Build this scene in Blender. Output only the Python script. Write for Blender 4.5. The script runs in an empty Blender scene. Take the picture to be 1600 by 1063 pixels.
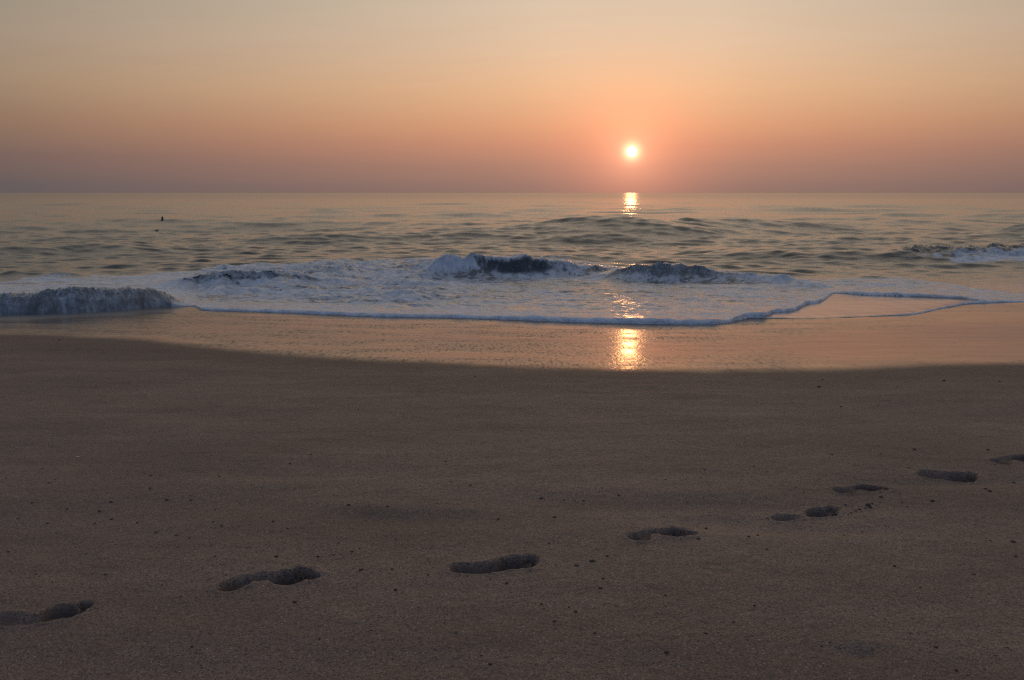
import bpy, bmesh, math, random
import numpy as np
from mathutils import Vector, Matrix

random.seed(7)
rng = np.random.default_rng(7)
sc = bpy.context.scene
COL = sc.collection

# ------------------------------------------------------------------ camera
H = 1.12                       # eye height above the dry sand (a crouching photographer)
FPX, IW, IH = 1500.0, 1600.0, 1063.0
HORIZON = 301.5
PITCH = math.atan((IH / 2 - HORIZON) / FPX)
cam_data = bpy.data.cameras.new("camera")
cam_data.sensor_width = 36.0
cam_data.lens = 36.0 * FPX / IW
cam_data.clip_start = 0.05
cam_data.clip_end = 60000.0
cam = bpy.data.objects.new("camera", cam_data)
COL.objects.link(cam)
cam.location = (0, 0, H)
cam.rotation_euler = (math.radians(90) - PITCH, 0, 0)
sc.camera = cam


def ray(px, py):
    x = (px - IW / 2) / FPX
    y = (IH / 2 - py) / FPX
    c, s = math.cos(PITCH), math.sin(PITCH)
    return np.array([x, c + y * s, -s + y * c])


def flat_hit(px, py, z=0.0):
    d = ray(px, py)
    t = (z - H) / d[2]
    return d[0] * t, d[1] * t


def hit(px, py, fn):
    """First point where the view ray meets the height field fn."""
    d = ray(px, py)
    t = np.linspace(2.0, 60.0, 12000)
    x, y, z = d[0] * t, d[1] * t, H + d[2] * t
    below = np.nonzero(z <= fn(x, y))[0]
    i = below[0] if len(below) else -1
    return x[i], y[i]


# ------------------------------------------------------------------ noise
def _hash(ix, iy, seed):
    h = ix * np.uint32(374761393) + iy * np.uint32(668265263) + np.uint32((seed * 1442695041) & 0xFFFFFFFF)
    h = (h ^ (h >> np.uint32(13))) * np.uint32(1274126177)
    return ((h ^ (h >> np.uint32(16))) & np.uint32(255)).astype(np.int64)


_COS = np.cos(np.arange(256) / 256 * 6.2831853).astype(np.float32)
_SIN = np.sin(np.arange(256) / 256 * 6.2831853).astype(np.float32)


def perlin(x, y, seed=0):
    x, y = np.broadcast_arrays(x, y)
    ix, iy = np.floor(x), np.floor(y)
    fx, fy = (x - ix).astype(np.float32), (y - iy).astype(np.float32)
    ix, iy = ix.astype(np.int64).astype(np.uint32), iy.astype(np.int64).astype(np.uint32)
    u, v = fx * fx * fx * (fx * (fx * 6 - 15) + 10), fy * fy * fy * (fy * (fy * 6 - 15) + 10)

    def g(dx, dy):
        a = _hash(ix + np.uint32(dx), iy + np.uint32(dy), seed)
        return _COS[a] * (fx - dx) + _SIN[a] * (fy - dy)
    n0 = g(0, 0) * (1 - u) + g(1, 0) * u
    n1 = g(0, 1) * (1 - u) + g(1, 1) * u
    return (n0 * (1 - v) + n1 * v) * 1.5


def fbm(x, y, seed=0, octaves=4, gain=0.5):
    s, amp = 0.0, 1.0
    for o in range(octaves):
        s = s + amp * perlin(x * 2.03 ** o + 17.3 * o, y * 2.03 ** o - 9.1 * o, seed + o)
        amp *= gain
    return s


def ss(a, b, x):
    t = np.clip((x - a) / (b - a), 0, 1)
    return t * t * (3 - 2 * t)


def smax(a, b, k):
    m = np.maximum(a, b)
    return m + k * np.log(np.exp((a - m) / k) + np.exp((b - m) / k))


def gauss_smooth(v, n):
    if n < 1:
        return v
    k = np.exp(-0.5 * (np.arange(-3 * n, 3 * n + 1) / n) ** 2)
    k /= k.sum()
    return np.convolve(np.pad(v, 3 * n, mode='edge'), k, mode='valid')


# ------------------------------------------------------------------ beach height field
ZS = -0.36                     # still water level below the dry sand
EDGE_PX = [(-500, 530), (-200, 524), (0, 523), (150, 527), (260, 537), (350, 548), (460, 558), (560, 565), (680, 571), (800, 575),
           (950, 579), (1050, 580), (1200, 580.5), (1400, 578), (1500, 575), (1600, 571), (1800, 566), (2100, 560)]
_e = np.array([flat_hit(px, py) for px, py in EDGE_PX])
_ex = np.linspace(-9, 9, 721)
_ey = gauss_smooth(np.interp(_ex, _e[:, 0], _e[:, 1]), 14)


def crest_y(x):
    return np.interp(x, _ex, _ey)


def beach(x, y):
    d = y - crest_y(x)
    k = 0.10
    q = k * np.logaddexp(0, d / k)
    q2 = 0.5 * np.logaddexp(0, (d - 3.3) / 0.5)
    return -0.061 * q + 0.033 * q2


# footprints: heel pixel, toe pixel, which foot, depth, softness
PRINTS = [
    dict(heel=(-14, 971), toe=(141, 951), foot='R', depth=0.020, soft=0.012, heel_k=0.55,
         label="shallow bare footprint with clear toe marks, cut by the left edge of the photo"),
    dict(heel=(343, 919), toe=(497, 896), foot='L', depth=0.030, soft=0.009, heel_k=0.75,
         label="large deep bare footprint with a narrow arch, second from the left in the trail"),
    dict(heel=(708, 892), toe=(843, 877), foot='R', depth=0.027, soft=0.011, heel_k=1.0,
         label="broad full bare footprint with hardly any arch, third from the left in the trail"),
    dict(heel=(984, 841), toe=(1081, 827), foot='L', depth=0.030, soft=0.009, heel_k=0.6,
         label="dark bare footprint with a pale heel, fourth from the left in the trail"),
    dict(heel=(1212, 807), toe=(1312, 797), foot='R', depth=0.020, soft=0.014, heel_k=0.8,
         label="faint broken footprint in two separate dips, with sand crumbs kicked out ahead of its toes"),
    dict(heel=(1311, 770), toe=(1376, 761), foot='L', depth=0.030, soft=0.010, heel_k=0.55,
         label="small dark footprint just beyond the kicked out sand crumbs"),
    dict(heel=(1438, 741), toe=(1530, 744), foot='R', depth=0.032, soft=0.016, heel_k=0.8,
         label="scuffed footprint with a dragged pointed heel, second from the right in the trail"),
    dict(heel=(1554, 722), toe=(1625, 715), foot='L', depth=0.026, soft=0.010, heel_k=0.5,
         label="farthest footprint of the trail, cut by the right edge of the photo"),
]
for p, (wd_, st_, ar_, md_) in zip(PRINTS, [(1.15, 0.075, 1, 0.45), (1.12, 0.06, 1, 0.55), (1.15, 0.125, 0.25, 0.85), (1.3, 0.055, 1, 0.45), (0.95, 0.0, 1, 0.0),
                                             (1.45, 0.05, 1, 0.4), (1.35, 0.11, 0.2, 0.75), (1.4, 0.05, 1, 0.3)]):
    p['wide'], p['strip'], p['arch'], p['mid'] = wd_, st_, ar_, md_
    p['ridge'] = 0.20 if p['depth'] < 0.025 and wd_ > 1 else 0.07
    hx, hy = flat_hit(*p['heel'])
    tx, ty = flat_hit(*p['toe'])
    p['o'] = np.array([hx, hy])
    d = np.array([tx - hx, ty - hy])
    p['L'] = float(np.hypot(*d))
    p['u'] = d / p['L']
    n = np.array([-p['u'][1], p['u'][0]])          # points to the far side
    p['v'] = n if p['foot'] == 'R' else -n         # medial (big toe) side


def foot_fields(p, x, y):
    """depth (negative down), signed distance to the outline in metres."""
    L = p['L']
    dx, dy = x - p['o'][0], y - p['o'][1]
    u = (dx * p['u'][0] + dy * p['u'][1]) / L
    v = (dx * p['v'][0] + dy * p['v'][1]) / L
    v = v / p['wide'] + 0.02 * np.sin(u * 9.0 + p['L'] * 40)

    def ell(cu, cv, ru, rv):
        q = np.sqrt(((u - cu) / ru) ** 2 + ((v - cv) / rv) ** 2)
        return (q - 1.0) * min(ru, rv)
    heel = ell(0.145, -0.01, 0.150, 0.105)
    t = np.clip((u - 0.15) / 0.5, 0, 1)
    wide = p['strip']
    strip = np.hypot(u - (0.15 + 0.5 * t), v - p['arch'] * (-0.055 - 0.02 * np.sin(t * 3.14))) - wide
    ball = ell(0.69, 0.005, 0.185, 0.150)
    toes = [(0.925, 0.095, 0.070, 0.052), (0.925, 0.020, 0.045, 0.033), (0.895, -0.045, 0.042, 0.031),
            (0.855, -0.098, 0.038, 0.029), (0.805, -0.142, 0.036, 0.028)]
    td = np.full_like(u, 9.0)
    for c in toes:
        td = np.minimum(td, ell(*c))
    s = 0.75 * p['soft'] / L
    wob = 0.004 * perlin(x * 60, y * 60, 5) + 0.010 * perlin(x * 22, y * 22, 8)

    def hole(sd, k, soft):
        return k * ss(soft, -soft * 1.2, sd + wob)
    dep = np.maximum.reduce([hole(heel, p['heel_k'], s * 1.2), hole(strip, p['mid'], s * 1.3),
                             hole(ball, 1.0, s), hole(td, 0.95, s * 0.7)])
    # the ball scoops deeper at its front, a small ridge stands between ball and toes
    dep = dep * (1 + 0.22 * ss(0.55, 0.8, u) * (ball < 0)) - p['ridge'] * np.exp(-((u - 0.845 - 0.25 * v) / 0.022) ** 2) * (dep > 0.1)
    sd = np.minimum.reduce([heel, strip, ball, td])
    rim = 0.0065 * np.exp(-((sd * L - 0.014) / 0.009) ** 2) * (0.5 + 0.5 * perlin(x * 30, y * 30, 21))
    z = -1.55 * p['depth'] * dep + rim + 0.0018 * dep * perlin(x * 45, y * 45, 3)
    return z, sd * L, dep


DIPS = [  # px, py, half width, half depth in metres, amount
    (640, 806, 0.30, 0.10, -0.012), (650, 794, 0.34, 0.08, 0.008), (1000, 783, 0.55, 0.14, -0.012), (985, 770, 0.55, 0.12, 0.009),
    (340, 790, 0.30, 0.14, -0.009), (1345, 1018, 0.05, 0.035, -0.012), (1250, 826, 0.42, 0.06, -0.008), (60, 748, 0.5, 0.2, 0.006),
    (1440, 756, 0.4, 0.05, -0.006), (1130, 812, 0.28, 0.07, -0.009), (1550, 750, 0.3, 0.06, -0.006), (300, 1046, 0.16, 0.07, -0.006)]
DIPS = [(flat_hit(a, b), c, d, e) for a, b, c, d, e in DIPS]


def beach_detail(x, y):
    """undulation of the dry sand, fading out on the wet slope"""
    d = y - crest_y(x)
    dry = ss(0.5, -0.6, d)
    z = 0.010 * perlin(x * 0.55, y * 0.8, 40) + 0.005 * perlin(x * 1.7, y * 3.1, 41) + 0.0022 * perlin(x * 5, y * 9, 42)
    z = z + 0.0012 * fbm(x * 26, y * 30, 43, 2)
    for (cx, cy), rx, ry, amt in DIPS:
        z = z + 1.35 * amt * np.exp(-((x - cx) / rx) ** 2 - ((y - cy) / ry) ** 2)
    wet = 1 - dry
    return z * (0.12 + 0.88 * dry) + wet * 0.0006 * fbm(x * 1.2, y * 1.2, 44, 2)


# ------------------------------------------------------------------ mesh helpers
def tag(o, label=None, cat=None, group=None, kind=None):
    if label:
        o["label"] = label
    if cat:
        o["category"] = cat
    if group:
        o["group"] = group
    if kind:
        o["kind"] = kind
    return o


def grid_normals(P):
    du = np.gradient(P, axis=1)
    dv = np.gradient(P, axis=0)
    n = np.cross(du, dv)
    n /= np.maximum(np.linalg.norm(n, axis=2, keepdims=True), 1e-12)
    n[n[..., 2] < 0] *= -1
    return n


def grid_object(name, P, N, face_mask, attrs, material, recenter=False):
    """One mesh object out of the quads of grid P selected by face_mask."""
    R, C = P.shape[:2]
    fi, fj = np.nonzero(face_mask)
    quads = np.stack([fi * C + fj, fi * C + fj + 1, (fi + 1) * C + fj + 1, (fi + 1) * C + fj], 1)
    used, inv = np.unique(quads, return_inverse=True)
    quads = inv.reshape(-1, 4)
    co = P.reshape(-1, 3)[used].astype(np.float64)
    no = N.reshape(-1, 3)[used]
    off = np.zeros(3)
    if recenter:
        off = np.array([(co[:, 0].min() + co[:, 0].max()) / 2, (co[:, 1].min() + co[:, 1].max()) / 2, co[:, 2].max()])
        co = co - off
    me = bpy.data.meshes.new(name)
    me.vertices.add(len(co))
    me.vertices.foreach_set("co", co.astype(np.float32).ravel())
    nq = len(quads)
    me.loops.add(nq * 4)
    me.loops.foreach_set("vertex_index", quads.astype(np.int32).ravel())
    me.polygons.add(nq)
    me.polygons.foreach_set("loop_start", np.arange(0, nq * 4, 4, dtype=np.int32))
    me.polygons.foreach_set("use_smooth", np.ones(nq, dtype=bool))
    for k, A in attrs.items():
        at = me.attributes.new(k, 'FLOAT', 'POINT')
        at.data.foreach_set("value", A.reshape(-1)[used].astype(np.float32))
    me.update(calc_edges=True)
    at = me.attributes.new("custom_normal", 'FLOAT_VECTOR', 'POINT')
    at.data.foreach_set("vector", no.astype(np.float32).ravel())
    me.materials.append(material)
    o = bpy.data.objects.new(name, me)
    o.location = off
    COL.objects.link(o)
    return o


def fan_columns(inner, n_inner, outer, n_outer):
    a = np.linspace(-inner, inner, n_inner)
    m = inner * (outer / inner) ** (np.arange(1, n_outer + 1) / n_outer)
    return np.concatenate([-m[::-1], a, m])


# ------------------------------------------------------------------ node helpers
class NT:
    def __init__(self, tree):
        self.t = tree
        tree.nodes.clear()

    def n(self, typ, **kw):
        nd = self.t.nodes.new(typ)
        for k, v in kw.items():
            if k.startswith('_'):
                setattr(nd, k[1:], v)
        for k, v in kw.items():
            if k.startswith('i_'):
                key = k[2:]
                key = int(key) if key.isdigit() else key.replace('__', ' ')
                s = nd.inputs[key]
                if hasattr(v, 'is_output') or isinstance(v, bpy.types.NodeSocket):
                    self.t.links.new(v, s)
                else:
                    s.default_value = v
        return nd

    def link(self, a, b):
        self.t.links.new(a, b)

    def math(self, op, a, b=None, c=None, clamp=False):
        nd = self.t.nodes.new('ShaderNodeMath')
        nd.operation = op
        nd.use_clamp = clamp
        for i, v in enumerate((a, b, c)):
            if v is None:
                continue
            if isinstance(v, bpy.types.NodeSocket):
                self.t.links.new(v, nd.inputs[i])
            else:
                nd.inputs[i].default_value = v
        return nd.outputs[0]

    def mrange(self, v, a, b, c=0.0, d=1.0, smooth=True):
        nd = self.t.nodes.new('ShaderNodeMapRange')
        nd.interpolation_type = 'SMOOTHSTEP' if smooth else 'LINEAR'
        self.t.links.new(v, nd.inputs[0])
        for i, q in enumerate((a, b, c, d)):
            nd.inputs[1 + i].default_value = q
        return nd.outputs[0]

    def mix(self, f, a, b, blend='MIX'):
        nd = self.t.nodes.new('ShaderNodeMix')
        nd.data_type = 'RGBA'
        nd.blend_type = blend
        for i, v in ((0, f), (6, a), (7, b)):
            if isinstance(v, bpy.types.NodeSocket):
                self.t.links.new(v, nd.inputs[i])
            else:
                nd.inputs[i].default_value = v if not isinstance(v, tuple) else (*v, 1.0)
        return nd.outputs[2]

    def vmath(self, op, a, b=None):
        nd = self.t.nodes.new('ShaderNodeVectorMath')
        nd.operation = op
        for i, v in enumerate((a, b)):
            if v is None:
                continue
            if isinstance(v, bpy.types.NodeSocket):
                self.t.links.new(v, nd.inputs[i])
            else:
                nd.inputs[i].default_value = v
        return nd

    def noise(self, vec, scale, detail=3.0, rough=0.5, dist=0.0):
        nd = self.t.nodes.new('ShaderNodeTexNoise')
        self.t.links.new(vec, nd.inputs['Vector'])
        nd.inputs['Scale'].default_value = scale
        nd.inputs['Detail'].default_value = detail
        nd.inputs['Roughness'].default_value = rough
        nd.inputs['Distortion'].default_value = dist
        return nd.outputs[0]

    def voronoi(self, vec, scale, feature='F1', out='Distance', rand=1.0):
        nd = self.t.nodes.new('ShaderNodeTexVoronoi')
        nd.feature = feature
        self.t.links.new(vec, nd.inputs['Vector'])
        nd.inputs['Scale'].default_value = scale
        nd.inputs['Randomness'].default_value = rand
        return nd.outputs[out]

    def bump(self, h, strength, dist, normal=None):
        nd = self.t.nodes.new('ShaderNodeBump')
        nd.inputs['Strength'].default_value = strength
        nd.inputs['Distance'].default_value = dist
        self.t.links.new(h, nd.inputs['Height'])
        if normal is not None:
            self.t.links.new(normal, nd.inputs['Normal'])
        return nd.outputs[0]

    def scaled(self, vec, s):
        return self.vmath('MULTIPLY', vec, s).outputs[0]

    def attr(self, name):
        nd = self.t.nodes.new('ShaderNodeAttribute')
        nd.attribute_name = name
        return nd.outputs['Fac']


def new_mat(name):
    m = bpy.data.materials.new(name)
    m.use_nodes = True
    return m, NT(m.node_tree)


# ------------------------------------------------------------------ world: hazy sunset sky
SUN_DIR = ray(987, 237)
SUN_DIR = SUN_DIR / np.linalg.norm(SUN_DIR)
SUN_EL = math.asin(SUN_DIR[2])
SUN_AZ = math.atan2(SUN_DIR[0], SUN_DIR[1])
world = bpy.data.worlds.new("World")
sc.world = world
world.use_nodes = True
w = NT(world.node_tree)
tc = w.n('ShaderNodeTexCoord')
vec = w.vmath('NORMALIZE', tc.outputs['Generated']).outputs[0]
sep = w.n('ShaderNodeSeparateXYZ', i_0=vec)
elev = w.math('ARCSINE', sep.outputs[2])
flat = w.vmath('NORMALIZE', w.vmath('MULTIPLY', vec, (1, 1, 0)).outputs[0]).outputs[0]
sun_flat = Vector((SUN_DIR[0], SUN_DIR[1], 0)).normalized()
az = w.math('ARCCOSINE', w.math('MINIMUM', w.vmath('DOT_PRODUCT', flat, tuple(sun_flat)).outputs['Value'], 0.99999))
ang = w.math('ARCCOSINE', w.math('MINIMUM', w.vmath('DOT_PRODUCT', vec, tuple(SUN_DIR)).outputs['Value'], 0.9999999))


def ramp(fac, stops):
    nd = w.n('ShaderNodeValToRGB')
    w.link(fac, nd.inputs[0])
    cr = nd.color_ramp
    cr.interpolation = 'EASE' if False else 'LINEAR'
    while len(cr.elements) < len(stops):
        cr.elements.new(0.5)
    for e, (p, c) in zip(cr.elements, stops):
        e.position = p
        e.color = (*c, 1)
    return nd.outputs[0]


def s2l(r, g, b):
    return tuple(((v / 255 + 0.055) / 1.055) ** 2.4 if v > 10 else v / 255 / 12.92 for v in (r, g, b))


# elevation in degrees, compressed so the low sky gets most of the ramp
edeg = w.math('MULTIPLY', elev, 180 / math.pi)
epos = w.math('POWER', w.math('DIVIDE', w.math('MAXIMUM', edeg, 0.0), 90.0), 0.5)


def E(deg):
    return (max(deg, 0) / 90.0) ** 0.5


warm = ramp(epos, [(E(0), s2l(148, 114, 102)), (E(0.42), s2l(155, 118, 104)), (E(1.57), s2l(174, 127, 107)), (E(2.7), s2l(198, 137, 108)),
                   (E(3.85), s2l(216, 154, 114)), (E(5.75), s2l(226, 177, 134)), (E(7.2), s2l(224, 185, 148)), (E(8.4), s2l(220, 189, 158)),
                   (E(10.6), s2l(213, 192, 167)), (E(14), s2l(198, 182, 162)), (E(22), s2l(190, 176, 157)), (E(45), s2l(150, 144, 138)), (E(90), s2l(114, 116, 121))])
side = ramp(epos, [(E(0), s2l(100, 91, 92)), (E(0.42), s2l(103, 92, 92)), (E(2.0), s2l(122, 99, 91)), (E(3.85), s2l(146, 115, 94)),
                   (E(5.75), s2l(160, 134, 108)), (E(8.4), s2l(161, 142, 124)), (E(10.6), s2l(152, 142, 125)), (E(22), s2l(158, 151, 141)),
                   (E(45), s2l(138, 136, 135)), (E(90), s2l(114, 116, 121))])
back = ramp(epos, [(E(0), s2l(88, 106, 138)), (E(6), s2l(100, 122, 158)), (E(14), s2l(98, 126, 168)), (E(30), s2l(92, 120, 162)),
                   (E(90), s2l(114, 116, 121))])
f_side = w.mrange(az, 0.08, 0.60, smooth=False)
f_back = w.mrange(az, 0.75, 1.9)
col = w.mix(f_back, w.mix(f_side, warm, side), back)
# faint streaks of haze
hz = w.noise(w.scaled(vec, (3.0, 3.0, 60.0)), 1.6, 3.0, 0.55)
col = w.mix(1.0, col, w.mix(w.mrange(hz, 0.3, 0.7, 0, 1), (0.99, 0.99, 0.992), (1.008, 1.007, 1.005)), 'MULTIPLY')


def halo(sigma, power, colr, amt):
    q = w.math('POWER', w.math('DIVIDE', ang, sigma), power)
    f = w.math('MULTIPLY', w.math('EXPONENT', w.math('MULTIPLY', q, -1.0)), amt)
    return f, colr


for sigma, power, colr, amt in ((0.058, 1.6, (0.40, 0.085, 0.022), 1.0), (0.022, 1.5, (0.25, 0.14, 0.06), 1.0),
                                (0.0082, 2.0, (0.9, 0.85, 0.45), 1.0)):
    f, c = halo(sigma, power, colr, amt)
    sclc = w.vmath('SCALE', tuple(c))
    w.link(f, sclc.inputs['Scale'])
    col = w.vmath('ADD', col, sclc.outputs[0]).outputs[0]
sky = w.n('ShaderNodeTexSky')
sky.sky_type = 'NISHITA'
sky.sun_disc = False
sky.sun_elevation = SUN_EL
sky.sun_rotation = SUN_AZ
sky.dust_density = 4.0
sky.air_density = 1.5
hs = w.n('ShaderNodeHueSaturation', i_Saturation=0.94, i_Color=col)
col = hs.outputs[0]
bg1 = w.n('ShaderNodeBackground', i_Color=col, i_Strength=1.0)
bg2 = w.n('ShaderNodeBackground', i_Color=sky.outputs[0], i_Strength=0.006)
add = w.n('ShaderNodeAddShader', i_0=bg1.outputs[0], i_1=bg2.outputs[0])
wo = w.n('ShaderNodeOutputWorld')
w.link(add.outputs[0], wo.inputs[0])

# sun lamp
ld = bpy.data.lights.new("sunlight", 'SUN')
ld.energy = 0.009
ld.angle = math.radians(0.55)
ld.color = (1.0, 0.40, 0.13)
lo = bpy.data.objects.new("sunlight", ld)
lo.rotation_euler = Vector(SUN_DIR).to_track_quat('Z', 'Y').to_euler()
lo.location = (2, 15, 8)
COL.objects.link(lo)

# the visible sun: a glowing ball far beyond the sea that lets the lamp's light pass
m, t = new_mat("sun_glow")
em = t.n('ShaderNodeEmission', i_Color=(1.0, 0.78, 0.42, 1), i_Strength=6.0)
tr = t.n('ShaderNodeBsdfTransparent')
ad = t.n('ShaderNodeAddShader', i_0=em.outputs[0], i_1=tr.outputs[0])
ou = t.n('ShaderNodeOutputMaterial')
t.link(ad.outputs[0], ou.inputs[0])
DSUN = 20000.0
bm = bmesh.new()
bmesh.ops.create_uvsphere(bm, u_segments=48, v_segments=24, radius=DSUN * math.tan(math.radians(0.27)))
me = bpy.data.meshes.new("sun")
bm.to_mesh(me)
bm.free()
for p_ in me.polygons:
    p_.use_smooth = True
me.materials.append(m)
sun = bpy.data.objects.new("sun", me)
sun.location = Vector(SUN_DIR) * DSUN + Vector((0, 0, H))
COL.objects.link(sun)
tag(sun, "small glowing white sun hanging low in the orange haze above the sea", "sun", kind="thing")

# ------------------------------------------------------------------ materials
# sand: attributes moist, gloss, tread
m_sand, t = new_mat("sand")
geo = t.n('ShaderNodeNewGeometry')
pos = geo.outputs['Position']
moist, gloss, tread = t.attr('moist'), t.attr('gloss'), t.attr('tread')
big = t.noise(t.scaled(pos, (0.9, 1.8, 1)), 1.0, 4.0, 0.55)
mid = t.noise(t.scaled(pos, (1, 1.6, 1)), 7.0, 4.0, 0.6)
grain = t.noise(pos, 210.0, 2.0, 0.7)
grain2 = t.voronoi(pos, 260.0, out='Color')
gsep = t.n('ShaderNodeSeparateColor', i_0=grain2)
dry_c = t.mix(t.mrange(big, 0.3, 0.7), (0.225, 0.146, 0.103), (0.285, 0.187, 0.133))
bands = t.noise(t.scaled(pos, (0.35, 2.6, 1)), 1.0, 4.0, 0.6, 0.6)
dry_c = t.mix(t.mrange(bands, 0.38, 0.66), t.mix(1.0, dry_c, (0.84, 0.84, 0.85), 'MULTIPLY'), t.mix(1.0, dry_c, (1.05, 1.04, 1.03), 'MULTIPLY'))
dry_c = t.mix(t.mrange(mid, 0.35, 0.7), t.mix(1.0, dry_c, (0.86, 0.87, 0.89), 'MULTIPLY'), dry_c)
gr = t.mix(t.mrange(gsep.outputs[0], 0.0, 1.0, smooth=False), (0.52, 0.52, 0.54), (1.48, 1.45, 1.40))
dry_c = t.mix(1.0, dry_c, gr, 'MULTIPLY')
dry_c = t.mix(t.mrange(gsep.outputs[1], 0.990, 0.995), dry_c, (0.46, 0.37, 0.29))      # pale grains
dry_c = t.mix(t.mrange(gsep.outputs[2], 0.93, 0.96), dry_c, (0.05, 0.04, 0.035))      # dark grains
moist_c = t.mix(1.0, dry_c, (0.66, 0.63, 0.62), 'MULTIPLY')
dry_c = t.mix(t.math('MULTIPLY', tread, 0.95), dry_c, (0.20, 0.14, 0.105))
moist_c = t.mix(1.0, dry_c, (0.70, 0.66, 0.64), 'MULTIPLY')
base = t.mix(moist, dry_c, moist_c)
base = t.mix(t.math('MULTIPLY', tread, 0.85), base, t.mix(1.0, base, (0.22, 0.245, 0.29), 'MULTIPLY'))  # shade in the footprint hollows, painted into the base colour
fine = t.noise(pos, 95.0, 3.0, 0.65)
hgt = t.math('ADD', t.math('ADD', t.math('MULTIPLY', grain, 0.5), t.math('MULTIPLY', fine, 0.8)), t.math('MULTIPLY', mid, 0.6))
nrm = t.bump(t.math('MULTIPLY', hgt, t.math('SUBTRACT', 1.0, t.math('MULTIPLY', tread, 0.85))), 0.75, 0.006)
dry = t.n('ShaderNodeBsdfPrincipled', i_Base__Color=base, i_Roughness=0.62, i_Normal=nrm)
dry.inputs['Specular IOR Level'].default_value = 0.32
# wet: a film of water over dark sand, pricked by grains and bubble holes
wet_base = t.mix(t.mrange(mid, 0.3, 0.7), (0.105, 0.068, 0.042), (0.140, 0.092, 0.058))
wet_base = t.mix(t.math('MULTIPLY', t.attr('milk'), 0.85), wet_base, (0.26, 0.235, 0.215))
speck = t.noise(t.scaled(pos, (1, 0.25, 1)), 48.0, 2.0, 0.6)
pits = t.voronoi(t.scaled(pos, (1, 0.35, 1)), 13.0)
pmask = t.mrange(pits, 0.13, 0.06)
patch = t.mrange(t.noise(t.scaled(pos, (1.0, 2.2, 1)), 1.3, 2.0, 0.5), 0.35, 0.65, 0.25, 1.0)
film = t.attr('film')
pebbly = t.math('MULTIPLY', patch, t.math('SUBTRACT', 1.0, film))
whgt = t.math('ADD', t.math('MULTIPLY', t.math('MULTIPLY', speck, pebbly), 1.0), t.math('MULTIPLY', pmask, -0.7))
wn = t.bump(whgt, 0.25, 0.013)
wr = t.math('ADD', 0.12, t.math('MULTIPLY', pebbly, 0.12))
wr = t.math('ADD', wr, t.math('MULTIPLY', t.attr('milk'), 0.22))
wet = t.n('ShaderNodeBsdfPrincipled', i_Base__Color=wet_base, i_Roughness=wr, i_Normal=wn)
wet.inputs['IOR'].default_value = 1.36
grit = t.noise(t.scaled(pos, (1, 0.15, 1)), 46.0, 2.0, 0.6)
gritm = t.math('MULTIPLY', t.mrange(grit, 0.48, 0.66), t.math('MULTIPLY', pebbly, 0.75))
dryspot = t.math('MAXIMUM', gritm, t.math('MULTIPLY', pmask, t.math('MULTIPLY_ADD', pebbly, 0.8, 0.1)))
mx = t.n('ShaderNodeMixShader', i_0=t.math('MULTIPLY', gloss, t.math('SUBTRACT', 1.0, dryspot)), i_1=dry.outputs[0], i_2=wet.outputs[0])
ou = t.n('ShaderNodeOutputMaterial')
t.link(mx.outputs[0], ou.inputs[0])

# water and foam: attributes foam, lace, tumble, dist
m_water, t = new_mat("sea_water")
geo = t.n('ShaderNodeNewGeometry')
pos = geo.outputs['Position']
foam, lace, tumble = t.attr('foam'), t.attr('lace'), t.attr('tumble')
wp = t.scaled(pos, (1.0, 2.0, 1.0))
n1 = t.math('ADD', t.math('MULTIPLY', t.noise(wp, 2.6, 5.0, 0.62, 0.9), 0.62), t.math('MULTIPLY', t.noise(t.scaled(pos, (0.7, 1.5, 1.0)), 1.3, 3.0, 0.6, 1.2), 0.38))
streak = t.noise(t.scaled(pos, (1.0, 0.45, 0.26)), 20.0, 3.5, 0.58, 0.9)
n2a = t.noise(t.scaled(pos, (1.0, 0.75, 1.0)), 9.0, 5.0, 0.65, 0.4)
streak = t.math('ADD', t.math('MULTIPLY', streak, 0.55), t.math('MULTIPLY', t.noise(t.scaled(pos, (1.0, 0.8, 0.8)), 9.0, 5.0, 0.6, 1.5), 0.45))
n2 = t.math('ADD', t.math('MULTIPLY', n2a, t.math('SUBTRACT', 1.0, tumble, clamp=True)), t.math('MULTIPLY', streak, t.math('MINIMUM', tumble, 1.0)))
cell = t.voronoi(t.vmath('ADD', t.scaled(pos, (1.0, 1.4, 1.0)), t.vmath('SCALE', t.n('ShaderNodeTexNoise', i_Vector=pos, i_Scale=3.0).outputs['Color']).outputs[0]).outputs[0], 3.8, feature='DISTANCE_TO_EDGE')
cellm = t.mrange(cell, 0.02, 0.30)
tw = t.math('MULTIPLY', t.math('MINIMUM', tumble, 1.0), 0.4)
pat = t.math('ADD', t.math('MULTIPLY', n1, t.math('SUBTRACT', 0.6, tw)), t.math('MULTIPLY', n2, t.math('ADD', 0.4, tw)))
pat = t.math('MULTIPLY_ADD', t.math('SUBTRACT', pat, 0.5), 1.9, 0.5)
pat = t.math('ADD', pat, t.math('MULTIPLY', t.math('SUBTRACT', 0.55, cellm), t.math('MULTIPLY', lace, 0.38)))
thr = t.math('SUBTRACT', 1.0, foam)
fm = t.mrange(t.math('DIVIDE', t.math('SUBTRACT', pat, t.math('MULTIPLY_ADD', thr, 0.95, 0.03)), t.math('MULTIPLY_ADD', t.math('MINIMUM', tumble, 1.0), 0.28, 0.24)), -0.5, 0.5)
fm = t.math('MULTIPLY', fm, t.math('MULTIPLY', t.mrange(foam, 0.0, 0.08), t.mrange(foam, 0.35, 0.95, 0.55, 1.0)))
chop = t.noise(t.scaled(pos, (0.8, 2.0, 1.0)), 3.2, 4.0, 0.6)
chop2 = t.noise(t.scaled(pos, (0.9, 1.8, 1.0)), 14.0, 3.0, 0.6)
calm = t.attr('calm')
wh = t.math('ADD', chop, t.math('MULTIPLY', chop2, 0.22))
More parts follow.
